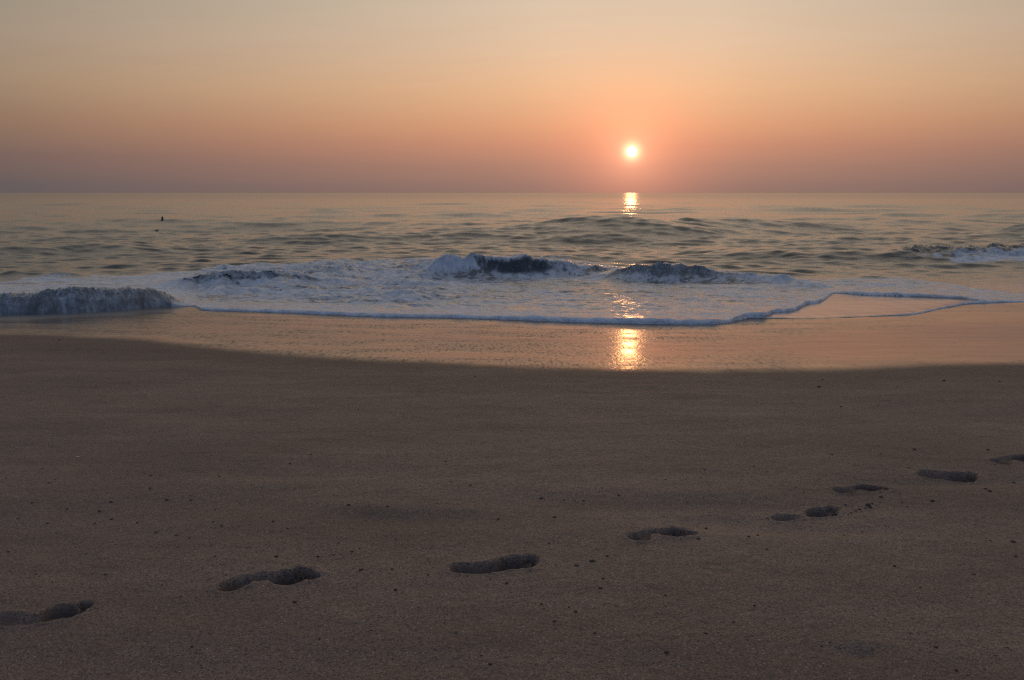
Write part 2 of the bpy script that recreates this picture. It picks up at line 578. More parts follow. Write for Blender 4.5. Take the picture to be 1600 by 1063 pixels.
wh = t.math('MULTIPLY', wh, t.math('SUBTRACT', 1.0, t.math('MULTIPLY', calm, 0.85)))
wn = t.bump(wh, 0.32, 0.06)
ydist = t.n('ShaderNodeSeparateXYZ', i_0=pos).outputs[1]
wrough = t.math('ADD', 0.13, t.mrange(ydist, 25.0, 400.0, 0.0, 0.09))
wb = t.mix(calm, (0.054, 0.058, 0.060), (0.30, 0.285, 0.28))
wb = t.mix(t.math('MULTIPLY', t.math('MINIMUM', tumble, 1.0), 0.8), wb, (0.058, 0.070, 0.078))
wb = t.mix(t.mrange(foam, 0.1, 0.7), wb, (0.22, 0.215, 0.21))
wtr = t.n('ShaderNodeBsdfPrincipled', i_Base__Color=wb, i_Roughness=wrough, i_Normal=wn)
wtr.inputs['IOR'].default_value = 1.333
fh = t.math('ADD', t.math('MULTIPLY', n2, 1.0), t.math('MULTIPLY', t.noise(pos, 60.0, 3.0, 0.6), 0.25))
fn_ = t.bump(fh, 0.7, 0.05)
fc = t.mix(t.mrange(n2, 0.3, 0.7), (0.54, 0.54, 0.56), (0.88, 0.86, 0.85))
fc = t.mix(t.math('MULTIPLY', t.math('MINIMUM', tumble, 1.0), 0.55), fc, t.mix(1.0, fc, (0.66, 0.80, 0.92), 'MULTIPLY'))
fmn = t.n('ShaderNodeBsdfPrincipled', i_Base__Color=fc, i_Roughness=0.42, i_Normal=fn_)
fmn.inputs['IOR'].default_value = 1.333
mx = t.n('ShaderNodeMixShader', i_0=fm, i_1=wtr.outputs[0], i_2=fmn.outputs[0])
ou = t.n('ShaderNodeOutputMaterial')
t.link(mx.outputs[0], ou.inputs[0])

# ------------------------------------------------------------------ shoreline curves (world), from the photo's outline of the swash
ACOL = fan_columns(0.585, 1240, 14.0, 26)
NA = len(ACOL)


def curve(pts, fn, smooth=3):
    """points seen in the photo, put on the height field fn -> Y as a function of a = X / Y"""
    q = np.array([hit(px, py, fn) for px, py in pts])
    a = q[:, 0] / q[:, 1]
    o = np.argsort(a)
    return gauss_smooth(np.interp(ACOL, a[o], q[o, 1]), smooth)


def amp(pts):
    """amount along the shore, by the photo's column -> function of a"""
    a = np.array([(px - 800) / FPX / math.cos(PITCH) for px, _ in pts])
    return gauss_smooth(np.interp(ACOL, a, [v for _, v in pts]), 6)


sea_fn = lambda x, y: np.full_like(x, ZS)
shore_fn = lambda x, y: smax(beach(x, y) + 0.005, np.full_like(x, ZS), 0.02)
# first edge: toe of the shore wave at left, the rolled lip in the middle, the thin sheet at right
E0 = curve([(-300, 498), (-60, 494), (0, 492), (60, 491), (130, 488), (200, 484), (250, 480), (306, 478), (312, 484), (345, 485.5), (400, 487), (450, 488.5),
            (500, 491), (560, 493.5), (620, 495), (700, 496), (760, 498), (800, 499.5), (880, 502.5), (950, 504.5), (1000, 505.5), (1060, 506.5), (1110, 506.5),
            (1140, 504), (1160, 499), (1172, 497), (1215, 497.5), (1290, 497), (1370, 494), (1420, 492), (1440, 489), (1470, 482), (1490, 478.5), (1505, 475),
            (1530, 473), (1600, 471), (1750, 470), (2000, 472)], shore_fn, 2)
E1 = curve([(-300, 480), (1150, 502), (1158, 500), (1161, 497.5), (1180, 497), (1197, 494.5), (1206, 491), (1209, 487), (1228, 486.5), (1246, 483), (1256, 479), (1259, 473.5), (1274, 473),
            (1288, 469), (1294, 464.5), (1298, 459), (1305, 458), (1340, 461), (1400, 463), (1450, 465), (1500, 467), (1525, 471), (1545, 473.5), (1600, 472.5), (1750, 472)], shore_fn, 4)
_p = ACOL * FPX * math.cos(PITCH) + 800
E1 = E1 - 0.15 * np.abs(np.sin((_p - 1163) / 46.0 * math.pi)) ** 0.7 * ss(1163, 1180, _p) * ss(1297, 1285, _p)
E1 = np.maximum(E1, E0 + 0.02)
LIP0 = amp([(-300, 0.01), (300, 0.01), (310, 0.03), (350, 0.036), (700, 0.042), (1000, 0.060), (1110, 0.056), (1150, 0.04), (1172, 0.016), (1300, 0.012), (1470, 0.02), (1530, 0.03), (1600, 0.02)])
LIP1 = amp([(1140, 0.0), (1165, 0.04), (1240, 0.045), (1280, 0.036), (1294, 0.018), (1300, 0.02), (1340, 0.042), (1450, 0.04), (1520, 0.025), (1545, 0.0)])

# rows: a few millimetres apart at the lip, then matching the view's resolution out to the horizon
s_near = np.concatenate([np.arange(0, 0.075, 0.0045), np.arange(0.075, 4.2, 0.0115)])
Y0 = E0.max()
rows_far = []
y_ = s_near[-1]
while y_ < 30000:
    yy = y_ + 10.0
    step = max(0.0115, 0.30 * yy * yy / (FPX * (H - ZS)))
    y_ += step
    rows_far.append(y_)
s_all = np.concatenate([s_near, np.array(rows_far)])
YY = E0[None, :] + s_all[:, None] * np.ones((1, NA))
XX = ACOL[None, :] * YY
SS = s_all[:, None] * np.ones((1, NA))
print("sea grid", YY.shape)
A2 = ACOL[None, :] * np.ones_like(YY)
PXC = A2 * FPX * math.cos(PITCH) + 800                     # approximate photo column, for masks along the shore
B = beach(XX, YY) + beach_detail(XX, YY)
base = smax(B + 0.008 * ss(0, 0.3, SS), np.full_like(B, ZS), 0.025)


def lip(d, h, wd):
    """rolled edge: quarter round up, then easing down to a thin sheet"""
    r = np.where(d < 0, 0, np.sqrt(np.clip(1 - (1 - np.clip(d / wd, 0, 1)) ** 2, 0, 1)))
    return h * r * (0.22 + 0.78 * np.exp(-np.clip(d - wd, 0, None) / 0.16))


W = base - 0.006
lw = 1 + 0.30 * perlin(XX * 1.7, YY * 0, 61) + 0.22 * perlin(XX * 6.1, YY * 0, 62) 
W = W + lip(SS, LIP0[None, :] * lw, 0.05)
D1 = YY - E1[None, :]
W = W + lip(D1, LIP1[None, :] * lw, 0.05) * ss(2.2, 0.6, D1)

# ---- waves: (name, toe polyline in photo pixels, height along px, front width, back width, steepness power, label ...)
WAVES = [
    dict(id='shore', toe=[(-300, 500), (-60, 496), (0, 494), (60, 493), (130, 490), (200, 486), (250, 482), (306, 479), (360, 476)],
         h=[(-600, 0.15), (-250, 0.20), (0, 0.19), (60, 0.23), (130, 0.25), (200, 0.245), (235, 0.21), (262, 0.13), (285, 0.05), (302, 0.0)],
         wf=0.30, wb=1.1, pw=1.5, shear=0.25, rough=1.0,
         label="rough blue breaker collapsing on the wet sand at the left edge of the photo"),
    dict(id='bore', toe=[(220, 462), (290, 461), (350, 459), (420, 457), (500, 453), (560, 450)],
         h=[(235, 0.0), (290, 0.14), (340, 0.22), (400, 0.24), (440, 0.20), (490, 0.12), (560, 0.06), (600, 0.0)],
         wf=0.40, wb=1.3, pw=1.4, shear=0.2, rough=0.9,
         label="low foaming surge with a dark face behind the start of the rolled foam edge"),
    dict(id='heap', toe=[(430, 440), (520, 443), (600, 441), (680, 437), (720, 436)],
         h=[(420, 0.0), (470, 0.10), (520, 0.17), (560, 0.12), (610, 0.06), (650, 0.13), (680, 0.08), (720, 0.0)],
         wf=1.3, wb=1.6, pw=1.1, shear=0.1, rough=1.6,
         label="tumbled white water heap between the two darker breaking faces"),
    dict(id='curl', toe=[(640, 439), (690, 437), (760, 436), (830, 435), (900, 433), (960, 431)],
         h=[(655, 0.0), (685, 0.27), (710, 0.37), (760, 0.36), (820, 0.33), (870, 0.28), (900, 0.20), (940, 0.10), (980, 0.0)],
         wf=0.42, wb=1.6, pw=1.9, shear=0.28, rough=0.55,
         label="curling breaker with a dark brown hollow and white shoulder in the middle of the surf"),
    dict(id='dark', toe=[(900, 438), (960, 440), (1030, 441), (1090, 441), (1150, 443), (1220, 448), (1290, 455)],
         h=[(915, 0.0), (950, 0.12), (985, 0.24), (1020, 0.27), (1060, 0.26), (1090, 0.21), (1120, 0.15), (1150, 0.15), (1200, 0.12), (1250, 0.09), (1295, 0.0)],
         wf=0.40, wb=1.0, pw=1.5, shear=0.3, rough=0.8,
         label="brown backlit breaker crossing the band of sun reflection in the surf"),
    dict(id='right', toe=[(1330, 410), (1420, 411), (1500, 410), (1600, 408), (1800, 406)],
         h=[(1360, 0.0), (1400, 0.12), (1450, 0.22), (1520, 0.28), (1570, 0.27), (1640, 0.26), (1800, 0.2), (2200, 0.1)],
         wf=1.5, wb=2.2, pw=1.0, shear=0.3, rough=1.1,
         label="distant blue foaming breaker under dark peaked crests at the right edge of the photo"),
    dict(id='swell', toe=[(560, 388), (700, 386), (850, 383), (1000, 380), (1150, 376), (1300, 374)],
         h=[(560, 0.0), (680, 0.14), (800, 0.24), (900, 0.42), (1000, 0.50), (1080, 0.50), (1160, 0.42), (1220, 0.30), (1290, 0.1), (1360, 0.0)],
         wf=6.5, wb=6.0, pw=1.8, shear=0.0, rough=0.0,
         label="long smooth unbroken swell with a dark face rising below the sun"),
]
MINOR = [  # unnamed ridges of the sea surface
    ([(-400, 377), (0, 376), (200, 374), (330, 372)], [(-300, 0.2), (-50, 0.2), (150, 0.2), (260, 0.13), (360, 0)], 3.5, 3.0, 1.5),
    ([(-300, 405), (60, 403), (200, 401), (330, 400)], [(-300, 0.15), (-60, 0.12), (70, 0.17), (150, 0.18), (240, 0.10), (330, 0)], 2.0, 2.0, 1.5),
    ([(380, 386), (470, 385), (560, 383), (640, 384)], [(380, 0), (430, 0.16), (510, 0.18), (580, 0.1), (660, 0)], 2.6, 2.0, 1.5),
    ([(450, 337), (520, 336), (580, 337)], [(470, 0), (500, 0.35), (530, 0.35), (570, 0)], 6.0, 5.0, 1.5),
    ([(1040, 410), (1200, 411), (1330, 414), (1440, 412)], [(1040, 0), (1120, 0.07), (1220, 0.12), (1330, 0.13), (1420, 0.08), (1480, 0)], 1.6, 1.6, 1.4),
    ([(1100, 400), (1250, 401), (1420, 400)], [(1080, 0), (1150, 0.06), (1250, 0.08), (1340, 0.07), (1440, 0)], 1.5, 1.4, 1.4),
    ([(1230, 366), (1350, 364), (1480, 362)], [(1230, 0), (1300, 0.12), (1400, 0.22), (1460, 0.2), (1540, 0)], 6, 5, 1.4),
    ([(1500, 378), (1600, 376), (1800, 375)], [(1500, 0), (1570, 0.25), (1700, 0.25), (1900, 0.1)], 3.5, 3.0, 1.4),
    ([(560, 372), (700, 366), (900, 362)], [(540, 0), (650, 0.16), (800, 0.2), (900, 0.1), (1000, 0)], 6.0, 5.0, 1.3),
    ([(780, 415), (900, 413), (1050, 412)], [(780, 0), (850, 0.06), (950, 0.07), (1060, 0)], 1.3, 1.2, 1.4),
    ([(0, 441), (60, 440), (150, 439)], [(-20, 0), (25, 0.10), (60, 0.05), (120, 0.08), (180, 0)], 0.7, 0.8, 1.2),
]


def wave(toe, h, wf, wb, pw, jit, seed):
    T = curve(toe, sea_fn if min(p[1] for p in toe) < 470 else shore_fn, 8)[None, :]
    hh = np.clip(amp(h), 0, None)[None, :]
    j = jit * perlin(XX * 0.9 / max(wf, 0.5), YY * 0, seed) + 0.35 * jit * perlin(XX * 3.1 / max(wf, 0.5), YY * 0, seed + 1)
    d = (YY - T - j * wf) / wf
    front = np.clip(d, 0, 1)
    f = (front ** pw) * (1 - 0.0 * front)
    # round the crest and ease the toe
    f = np.where(d <= 1, f, np.exp(-np.clip((d - 1) * wf / wb, 0, None) ** 1.3))
    hm = hh * (1 + 0.18 * perlin(XX * 1.7 / max(wf, .6), YY * 0, seed + 2) + (0.12 * perlin(XX * 5.3, YY * 0, seed + 3) if wf < 0.5 else 0))
    return f * hm, d, hh


shift = np.zeros_like(W)
foamy = np.zeros_like(W)
contrib = []
for k, q in enumerate(WAVES):
    f, d, hh = wave(q['toe'], q['h'], q['wf'], q['wb'], q['pw'], (0.10 if q['id'] == 'shore' else 0.25) if q['rough'] else 0.12, 100 + 7 * k)
    contrib.append((f, d, hh))
    W = W + f
    shift -= q['shear'] * f * ss(-0.2, 1.0, d) * ss(2.5, 1.0, d)
    foamy = np.maximum(foamy, q['rough'] * ss(0.03, 0.14, f) * ss(4.5, 0.8, (d - 1) * q['wf'] / max(q['wb'], .4) + 1))
for k, (toe, h, wf, wb, pw) in enumerate(MINOR):
    f, d, hh = wave(toe, h, wf, wb, pw, 0.3, 300 + 7 * k)
    W = W + 1.3 * f

# ---- open sea chop: many small directional waves, each dropped where the grid is too coarse for it
drow = np.gradient(s_all)[:, None] * np.ones((1, NA))
dcol = np.abs(np.gradient(ACOL))[None, :] * YY
open_f = ss(2.0, 9.0, SS)
open_long = ss(9.0, 26.0, SS)
chop = np.zeros_like(W)
for i in range(140):
    lam = 0.35 * (26 / 0.35) ** (rng.random() ** 1.3)
    th = rng.normal(0, 0.42) + math.radians(3)
    kx, ky = math.sin(th), math.cos(th)
    slope = 0.023 if lam > 3.0 else (0.025 if lam > 0.9 else 0.046)
    a_ = slope * lam / 6.283
    ph = rng.random() * 6.283
    ok = ss(2.2, 4.5, lam / np.maximum(drow * abs(ky) + 1e-9, dcol * abs(kx) + 1e-9))
    r1_, r2_, r3_, r4_ = rng.random(4) * 6.283
    mod = 0.45 + 0.55 * (np.sin(XX / lam * 1.1 + 0.5 * YY / lam + r1_) * np.sin(YY / lam * 0.9 - 0.6 * XX / lam + r2_)
                         + 0.6 * np.sin(XX / lam * 0.43 - 0.31 * YY / lam + r3_) * np.sin(YY / lam * 0.37 + 0.2 * XX / lam + r4_))
    s_ = np.sin(6.2831853 / lam * (kx * XX + ky * YY) + ph)
    chop += a_ * ok * (open_f if lam < 2.5 else open_long) * np.clip(mod, 0, None) * (s_ + 0.25 * (s_ * s_ - 0.5))
W += chop

# ---- foam cover
back_row = curve([(-400, 446), (0, 442), (60, 438), (130, 437), (300, 424), (380, 417), (450, 413), (560, 408), (640, 409), (700, 405), (800, 406), (880, 409), (940, 416),
                  (1000, 421), (1060, 420), (1100, 429), (1200, 437), (1260, 442), (1300, 449), (1330, 459), (1500, 470), (2000, 470)], sea_fn, 4)
eA = np.where(PXC[0] < 1166, E0, E1)
nz = perlin(XX * 1.1, YY * 0.8, 71)
nz2 = perlin(XX * 3.5, YY * 2.5, 72)
inA = ss(-0.012, -0.002, YY - eA[None, :]) * ss(0.9, -0.5, YY - back_row[None, :] + 0.7 * nz) * ss(1304, 1296, PXC)
dA = YY - eA[None, :]
lv = np.interp(PXC[0], [-200, 250, 400, 600, 700, 800, 950, 1150, 1250, 1300], [0.78, 0.76, 0.69, 0.65, 0.62, 0.55, 0.50, 0.56, 0.66, 0.76])[None, :]
foam = inA * (lv + 0.22 * nz + 0.14 * nz2)
foam = np.maximum(foam, inA * ss(0.55, 0.10, dA) * 0.98 * ss(300, 312, PXC))                                    # solid along the lip
lace = inA * ss(0.2, 0.6, dA) * ss(1.9, 0.9, dA) * ss(850, 1000, PXC) + 0.35 * inA * ss(1050, 1200, PXC) * ss(0.2, 0.5, dA)
# second tongue of foam at right
backC = curve([(1150, 446), (1200, 441), (1300, 437), (1400, 434), (1430, 437), (1470, 444), (1520, 455), (1570, 464), (1620, 467), (2000, 468)], sea_fn, 4)
eC = E1
inC = ss(-0.012, -0.002, YY - eC[None, :]) * ss(0.35, -0.2, YY - backC[None, :] + 0.25 * nz) * ss(1190, 1300, PXC)
dC = YY - eC[None, :]
foam = np.maximum(foam, inC * (0.60 + 0.14 * nz + 0.12 * nz2))
foam = np.maximum(foam, inC * ss(0.32, 0.06, dC) * 0.98 * ss(1296, 1304, PXC))
edgeC = np.exp(-((YY - backC[None, :] + 0.1) / 0.28) ** 2) * ss(1400, 1440, PXC) * ss(1590, 1560, PXC)
foam = np.maximum(foam, 0.8 * edgeC)
lace = np.maximum(np.maximum(lace, inC), 0.65 * inA * ss(0.25, 0.7, dA))
# thin bright edge where the clear sheet ends
foam = np.maximum(foam, 0.75 * ss(0.12, 0.02, SS) * ss(1380, 1450, PXC) + 0.35 * ss(0.05, 0.01, SS) * ss(1172, 1190, PXC))
# breaking faces
tum = np.zeros_like(W)
for q, (f, d, hh) in zip(WAVES, contrib):
    rel = f / np.maximum(hh, 0.05)
    if q['id'] == 'shore':
        v = ss(0.0, 0.03, f) * (0.47 + 0.25 * ss(0.55, 0.05, d) - 0.05 * ss(0.5, 1.0, d) + 0.14 * nz2)
        foam = np.maximum(foam * (1 - ss(0.02, 0.08, f) * ss(2.0, 1.2, d)), v * ss(2.2, 1.2, d))
    elif q['id'] == 'bore':
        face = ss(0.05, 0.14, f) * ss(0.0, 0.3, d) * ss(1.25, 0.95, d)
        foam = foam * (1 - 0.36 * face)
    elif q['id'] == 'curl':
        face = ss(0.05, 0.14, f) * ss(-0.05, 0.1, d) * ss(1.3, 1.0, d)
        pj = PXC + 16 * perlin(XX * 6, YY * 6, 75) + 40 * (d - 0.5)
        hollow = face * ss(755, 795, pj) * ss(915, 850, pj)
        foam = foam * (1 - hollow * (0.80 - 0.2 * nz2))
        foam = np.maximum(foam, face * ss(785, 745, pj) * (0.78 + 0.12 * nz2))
        foam = np.maximum(foam, face * ss(850, 890, PXC) * ss(950, 915, PXC) * 0.7)
        crest = ss(0.10, 0.2, f) * ss(0.85, 1.0, d) * ss(1.9, 1.1, d)
        foam = np.maximum(foam, crest * 0.60)
    elif q['id'] == 'dark':
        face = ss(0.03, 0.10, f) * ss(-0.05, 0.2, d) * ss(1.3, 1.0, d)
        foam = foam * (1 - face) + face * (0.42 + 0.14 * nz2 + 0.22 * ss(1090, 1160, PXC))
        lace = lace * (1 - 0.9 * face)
    elif q['id'] == 'right':
        v = ss(1410, 1510, PXC + 60 * nz2) * ss(-0.25, 0.0, d) * ss(1.0, 0.6, d + 0.25 * nz2)
        foam = np.maximum(foam, v * (0.74 + 0.14 * nz2))
# scattered foam streaks just outside the surf
foam = np.maximum(foam, 0.33 * ss(4.0, 0.5, np.abs(YY - back_row[None, :] - 1.0)) * ss(0.05, 0.5, nz) * ss(300, 120, PXC))
foam = np.clip(foam, 0, 1)
calm = np.clip(ss(5.5, 0.8, SS) * (1 - 0.6 * foam), 0, 1)

# ---- turbulence of the foam: lumps on the sheet, torn streaks on the breaking faces
chaos = np.interp(PXC[0], [200, 320, 640, 760, 1100, 1300], [1.0, 1.0, 0.9, 0.35, 0.25, 0.2])[None, :] * ss(0.5, 2.2, np.minimum(dA, 9)) * ss(302, 330, PXC)
lump = 0.014 * fbm(XX * 2.2, YY * 2.6, 81, 4, 0.6) * foam * ss(0.15, 0.6, np.minimum(dA, 9)) * ss(0.1, 1.0, SS)
cz = fbm(XX * 0.95, YY * 1.5, 86, 3, 0.55)
lump += inA * chaos * (0.085 * np.clip(cz, -0.25, 1.5) + 0.016 * (1 - np.abs(fbm(XX * 4.5, YY * 5.0, 87, 2)) * 2))
r1 = fbm(XX * 2.3, YY * 2.6, 82, 3, 0.5)
r2 = fbm(XX * 9.0, YY * 8.0, 83, 3, 0.6)
r3 = fbm(XX * 34.0, YY * 26.0, 84, 2, 0.6)
r4 = fbm(XX * 8.0, YY * 2.2, 85, 3, 0.6)
ragged = (contrib[0][0] > 0.02) * ss(0.3, 0.9, contrib[0][1]) * ss(2.2, 1.1, contrib[0][1])
W = W + ragged * (0.020 * np.clip(r2, -0.4, 2) + 0.016 * np.clip(r3, -0.3, 2)) * ss(0.05, 0.12, contrib[0][0])
torn = (0.034 * r1 + 0.012 * r2 + 0.018 * r4 + 0.0065 * r3) * np.clip(foamy, 0, 1.3)
inner = ss(0.0, 0.35, SS)
W = W + lump + torn * inner
shift += (0.045 * r2 + 0.012 * r3) * np.clip(foamy, 0, 1) * inner
ysh = YY + shift
P = np.stack([ACOL[None, :] * YY, ysh, W], 2)
# let the sheet tuck into the sand along its front edge
P[0, :, 2] = B[0] - 0.012
N = grid_normals(P)
attrs = dict(foam=foam, lace=np.clip(lace, 0, 1), calm=calm, tumble=np.clip(foamy, 0, 1))


def fc(Q):
    return 0.25 * (Q[:-1, :-1] + Q[1:, :-1] + Q[:-1, 1:] + Q[1:, 1:])


taken = np.zeros((P.shape[0] - 1, P.shape[1] - 1), bool)
best = np.zeros_like(taken, dtype=np.float32)
owner = np.full(taken.shape, -1)
for k, (q, (f, d, hh)) in enumerate(zip(WAVES, contrib)):
    rel = fc(f)
    thr = 0.045 if q['rough'] else 0.10
    ok = (rel > thr) & (fc(d) < 1 + 0.75 * q['wb'] / q['wf'] * (1.0 if q['rough'] else 0.55)) & (rel > best)
    owner[ok] = k
    best[ok] = rel[ok]
for k, q in enumerate(WAVES):
    msk = owner == k
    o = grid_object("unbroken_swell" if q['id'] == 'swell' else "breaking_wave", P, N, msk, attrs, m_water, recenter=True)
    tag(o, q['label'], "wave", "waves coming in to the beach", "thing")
fzone = (np.maximum(fc(inA), fc(inC)) > 0.5) & (owner < 0)
px_f = fc(PXC)
o = grid_object("sea_foam", P, N, fzone & (px_f < 1297), attrs, m_water)
tag(o, "broad sheet of white foam behind a thick rolled edge sliding up the wet sand", "foam", kind="stuff")
o = grid_object("sea_foam", P, N, fzone & (px_f >= 1297), attrs, m_water)
tag(o, "narrow tongue of lacy foam lying on the clear thin sheet at right", "foam", kind="stuff")
o = grid_object("sea", P, N, (owner < 0) & ~fzone, attrs, m_water)
tag(o, "calm sea with small ripples reflecting the orange sky out to the horizon", kind="structure")

# ------------------------------------------------------------------ spray thrown up along the breaking crests
m_spray, t = new_mat("spray")
bs = t.n('ShaderNodeBsdfPrincipled', i_Base__Color=(0.62, 0.66, 0.70, 1), i_Roughness=0.3)
ou = t.n('ShaderNodeOutputMaterial')
t.link(bs.outputs[0], ou.inputs[0])
_t = (1 + 5 ** 0.5) / 2
ICO = np.array([(-1, _t, 0), (1, _t, 0), (-1, -_t, 0), (1, -_t, 0), (0, -1, _t), (0, 1, _t), (0, -1, -_t), (0, 1, -_t), (_t, 0, -1), (_t, 0, 1), (-_t, 0, -1), (-_t, 0, 1)]) / 1.902
ICF = [(0, 11, 5), (0, 5, 1), (0, 1, 7), (0, 7, 10), (0, 10, 11), (1, 5, 9), (5, 11, 4), (11, 10, 2), (10, 7, 6), (7, 1, 8),
       (3, 9, 4), (3, 4, 2), (3, 2, 6), (3, 6, 8), (3, 8, 9), (4, 9, 5), (2, 4, 11), (6, 2, 10), (8, 6, 7), (9, 8, 1)]


def spray(k, n, px0, px1, up, size, label):
    f, d, hh = contrib[k]
    cols = np.nonzero((PXC[0] > px0) & (PXC[0] < px1) & (hh[0] > 0.05))[0]
    vs, fs = [], []
    cl = [(int(c), rng.random(), rng.random()) for c in rng.choice(cols, 26)]
    for i in range(n):
        c0, up0, d0 = cl[rng.integers(len(cl))] if rng.random() < 0.6 else (int(rng.choice(cols)), rng.random(), rng.random())
        c = int(np.clip(c0 + rng.normal(0, 9), 0, NA - 1))
        col_ = np.nonzero((d[:, c] > 0.1) & (d[:, c] < 1.25))[0]
        if not len(col_):
            continue
        j = int(col_[int(len(col_) * (0.45 + 0.55 * rng.random()))])
        q = P[j, c].copy()
        q[2] += abs(rng.normal(0, 1)) * up * (0.4 + 0.9 * up0)
        q[1] -= rng.random() * 0.05
        q[0] += rng.normal(0, 0.02)
        r = size * (0.35 + 1.1 * rng.random() ** 2.5)
        b = len(vs) * 12
        vs.append(ICO * r * np.array([1, 1, 0.8 + 0.9 * rng.random()]) + q)
        fs += [(b + x, b + y, b + z) for x, y, z in ICF]
    me = bpy.data.meshes.new("spray")
    me.from_pydata(np.concatenate(vs).tolist(), [], fs)
    for f_ in me.polygons:
        f_.use_smooth = True
    me.materials.append(m_spray)
    o = bpy.data.objects.new("spray", me)
    COL.objects.link(o)
    tag(o, label, "spray", None, "stuff")


spray(0, 900, -40, 285, 0.022, 0.0042, "fine spray torn off the crest of the breaker at the left edge of the photo")
spray(3, 220, 665, 900, 0.016, 0.005, "fine spray along the crest of the curling breaker in the middle")
spray(4, 220, 960, 1160, 0.016, 0.005, "fine spray along the brown breaker below the sun")

# ------------------------------------------------------------------ beach mesh
BCOL = fan_columns(0.575, 1300, 16.0, 30)
rows = []
pyv = 1150.0
while pyv > 440:
    rows.append(flat_hit(800, pyv)[1])
    pyv -= 0.72 if pyv > 580 else 0.5
rows = np.array(rows)
rows = rows[rows < 19.0]
rows = np.concatenate([[-60.0, -8.0, -2.0, -0.5, 0.3, 0.8, 1.2, 1.45], rows[rows > 1.55], [20.5, 23, 27, 34, 45, 70]])
BY = rows[:, None] * np.ones((1, len(BCOL)))
BX = BCOL[None, :] * np.where(BY > 1.55, BY, 1.55 + (1.55 - BY) * 0.6)
BZ = beach(BX, BY) + beach_detail(BX, BY)
BZ = np.where(BY > 24, np.minimum(BZ, ZS - 0.6), BZ)
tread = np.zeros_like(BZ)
print("beach grid", BZ.shape)
foot_owner = np.full((BZ.shape[0] - 1, BZ.shape[1] - 1), -1)
for k, p in enumerate(PRINTS):
    c = p['o'] + p['u'] * p['L'] / 2
    near = (np.hypot(BX - c[0], BY - c[1]) < p['L'] * 0.85)
    ri = np.nonzero(near.any(1))[0]
    ci = np.nonzero(near.any(0))[0]
    sl = (slice(ri[0], ri[-1] + 1), slice(ci[0], ci[-1] + 1))
    z, sd, dep = foot_fields(p, BX[sl], BY[sl])
    BZ[sl] += z * ss(p['L'] * 0.85, p['L'] * 0.7, np.hypot(BX[sl] - c[0], BY[sl] - c[1]))
    tread[sl] = np.maximum(tread[sl], np.clip(dep, 0, 1) * (0.75 if p['soft'] < 0.013 else 0.6))  # mask that smooths the prints and carries their painted shade
    fs = (slice(ri[0], ri[-1]), slice(ci[0], ci[-1]))
    foot_owner[fs][fc(sd) < 0.006] = k
dE = BY - crest_y(BX)
wob = 0.10 * perlin(BX * 1.3, BY * 0.6, 91) + 0.035 * perlin(BX * 6, BY * 5, 92)
gloss = ss(-0.06, 0.34, dE + wob)
moist = np.clip(0.92 * ss(-1.0, -0.10, dE + 0.5 * wob) + 0.12 * perlin(BX * 0.8, BY * 2.2, 93) + 0.25 * ss(-1.0, -3.2, BX) * ss(3.0, 6.0, BY), 0, 1)
# a film of water still draining: in front of the shore wave and close to the lip
e0b = np.interp(BX / np.maximum(BY, 0.5), ACOL, E0)
pxb = BX / np.maximum(BY, 0.5) * FPX + 800
milk = ss(0.95, 0.45, e0b - BY + 0.15 * perlin(BX * 2, BY, 95)) * ss(330, 200, pxb)
film = np.clip(milk + 0.55 * ss(1.2, 2.0, e0b - BY) * ss(0.4, 0.9, dE) * ss(700, 1100, pxb) + 0.6 * ss(1180, 1350, pxb), 0, 1)
BP = np.stack([BX, BY, BZ], 2)
BN = grid_normals(BP)
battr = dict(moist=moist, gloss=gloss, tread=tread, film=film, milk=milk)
wetm = (fc(gloss) > 0.5)
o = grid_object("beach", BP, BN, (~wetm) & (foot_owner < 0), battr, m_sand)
tag(o, "dark brown damp sand in the foreground, smooth and finely grained", kind="structure")
o = grid_object("wet_sand", BP, BN, wetm, battr, m_sand)
tag(o, "glossy wet sand slope mirroring the sun and the orange sky", kind="structure")
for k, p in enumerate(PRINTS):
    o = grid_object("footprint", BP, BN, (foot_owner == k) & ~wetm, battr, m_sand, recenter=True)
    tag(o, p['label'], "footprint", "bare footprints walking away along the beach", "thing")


def ground(x, y):
    x, y = np.array([x], float), np.array([y], float)
    return float((beach(x, y) + beach_detail(x, y))[0])


# ------------------------------------------------------------------ sand crumbs and shell chips
def lump_mesh(name, seed, mat, squash=0.6):
    r = random.Random(seed)
    bm = bmesh.new()
    bmesh.ops.create_icosphere(bm, subdivisions=3, radius=1.0)
    off = [Vector((r.uniform(-1, 1), r.uniform(-1, 1), r.uniform(-1, 1))).normalized() for _ in range(9)]
    for v in bm.verts:
        n = v.co.normalized()
        k = 1.0
        for i, q in enumerate(off):
            k += 0.16 * math.exp(-((n - q).length / 0.55) ** 2) * (1 if i % 3 else -1.3)
        k += 0.05 * math.sin(n.x * 11 + seed) * math.sin(n.y * 13) + 0.04 * math.sin(n.z * 17 + n.x * 9)
        v.co = n * k
        v.co.z *= squash
    me = bpy.data.meshes.new(name)
    bm.to_mesh(me)
    bm.free()
    for f in me.polygons:
        f.use_smooth = True
    me.materials.append(mat)
    return me


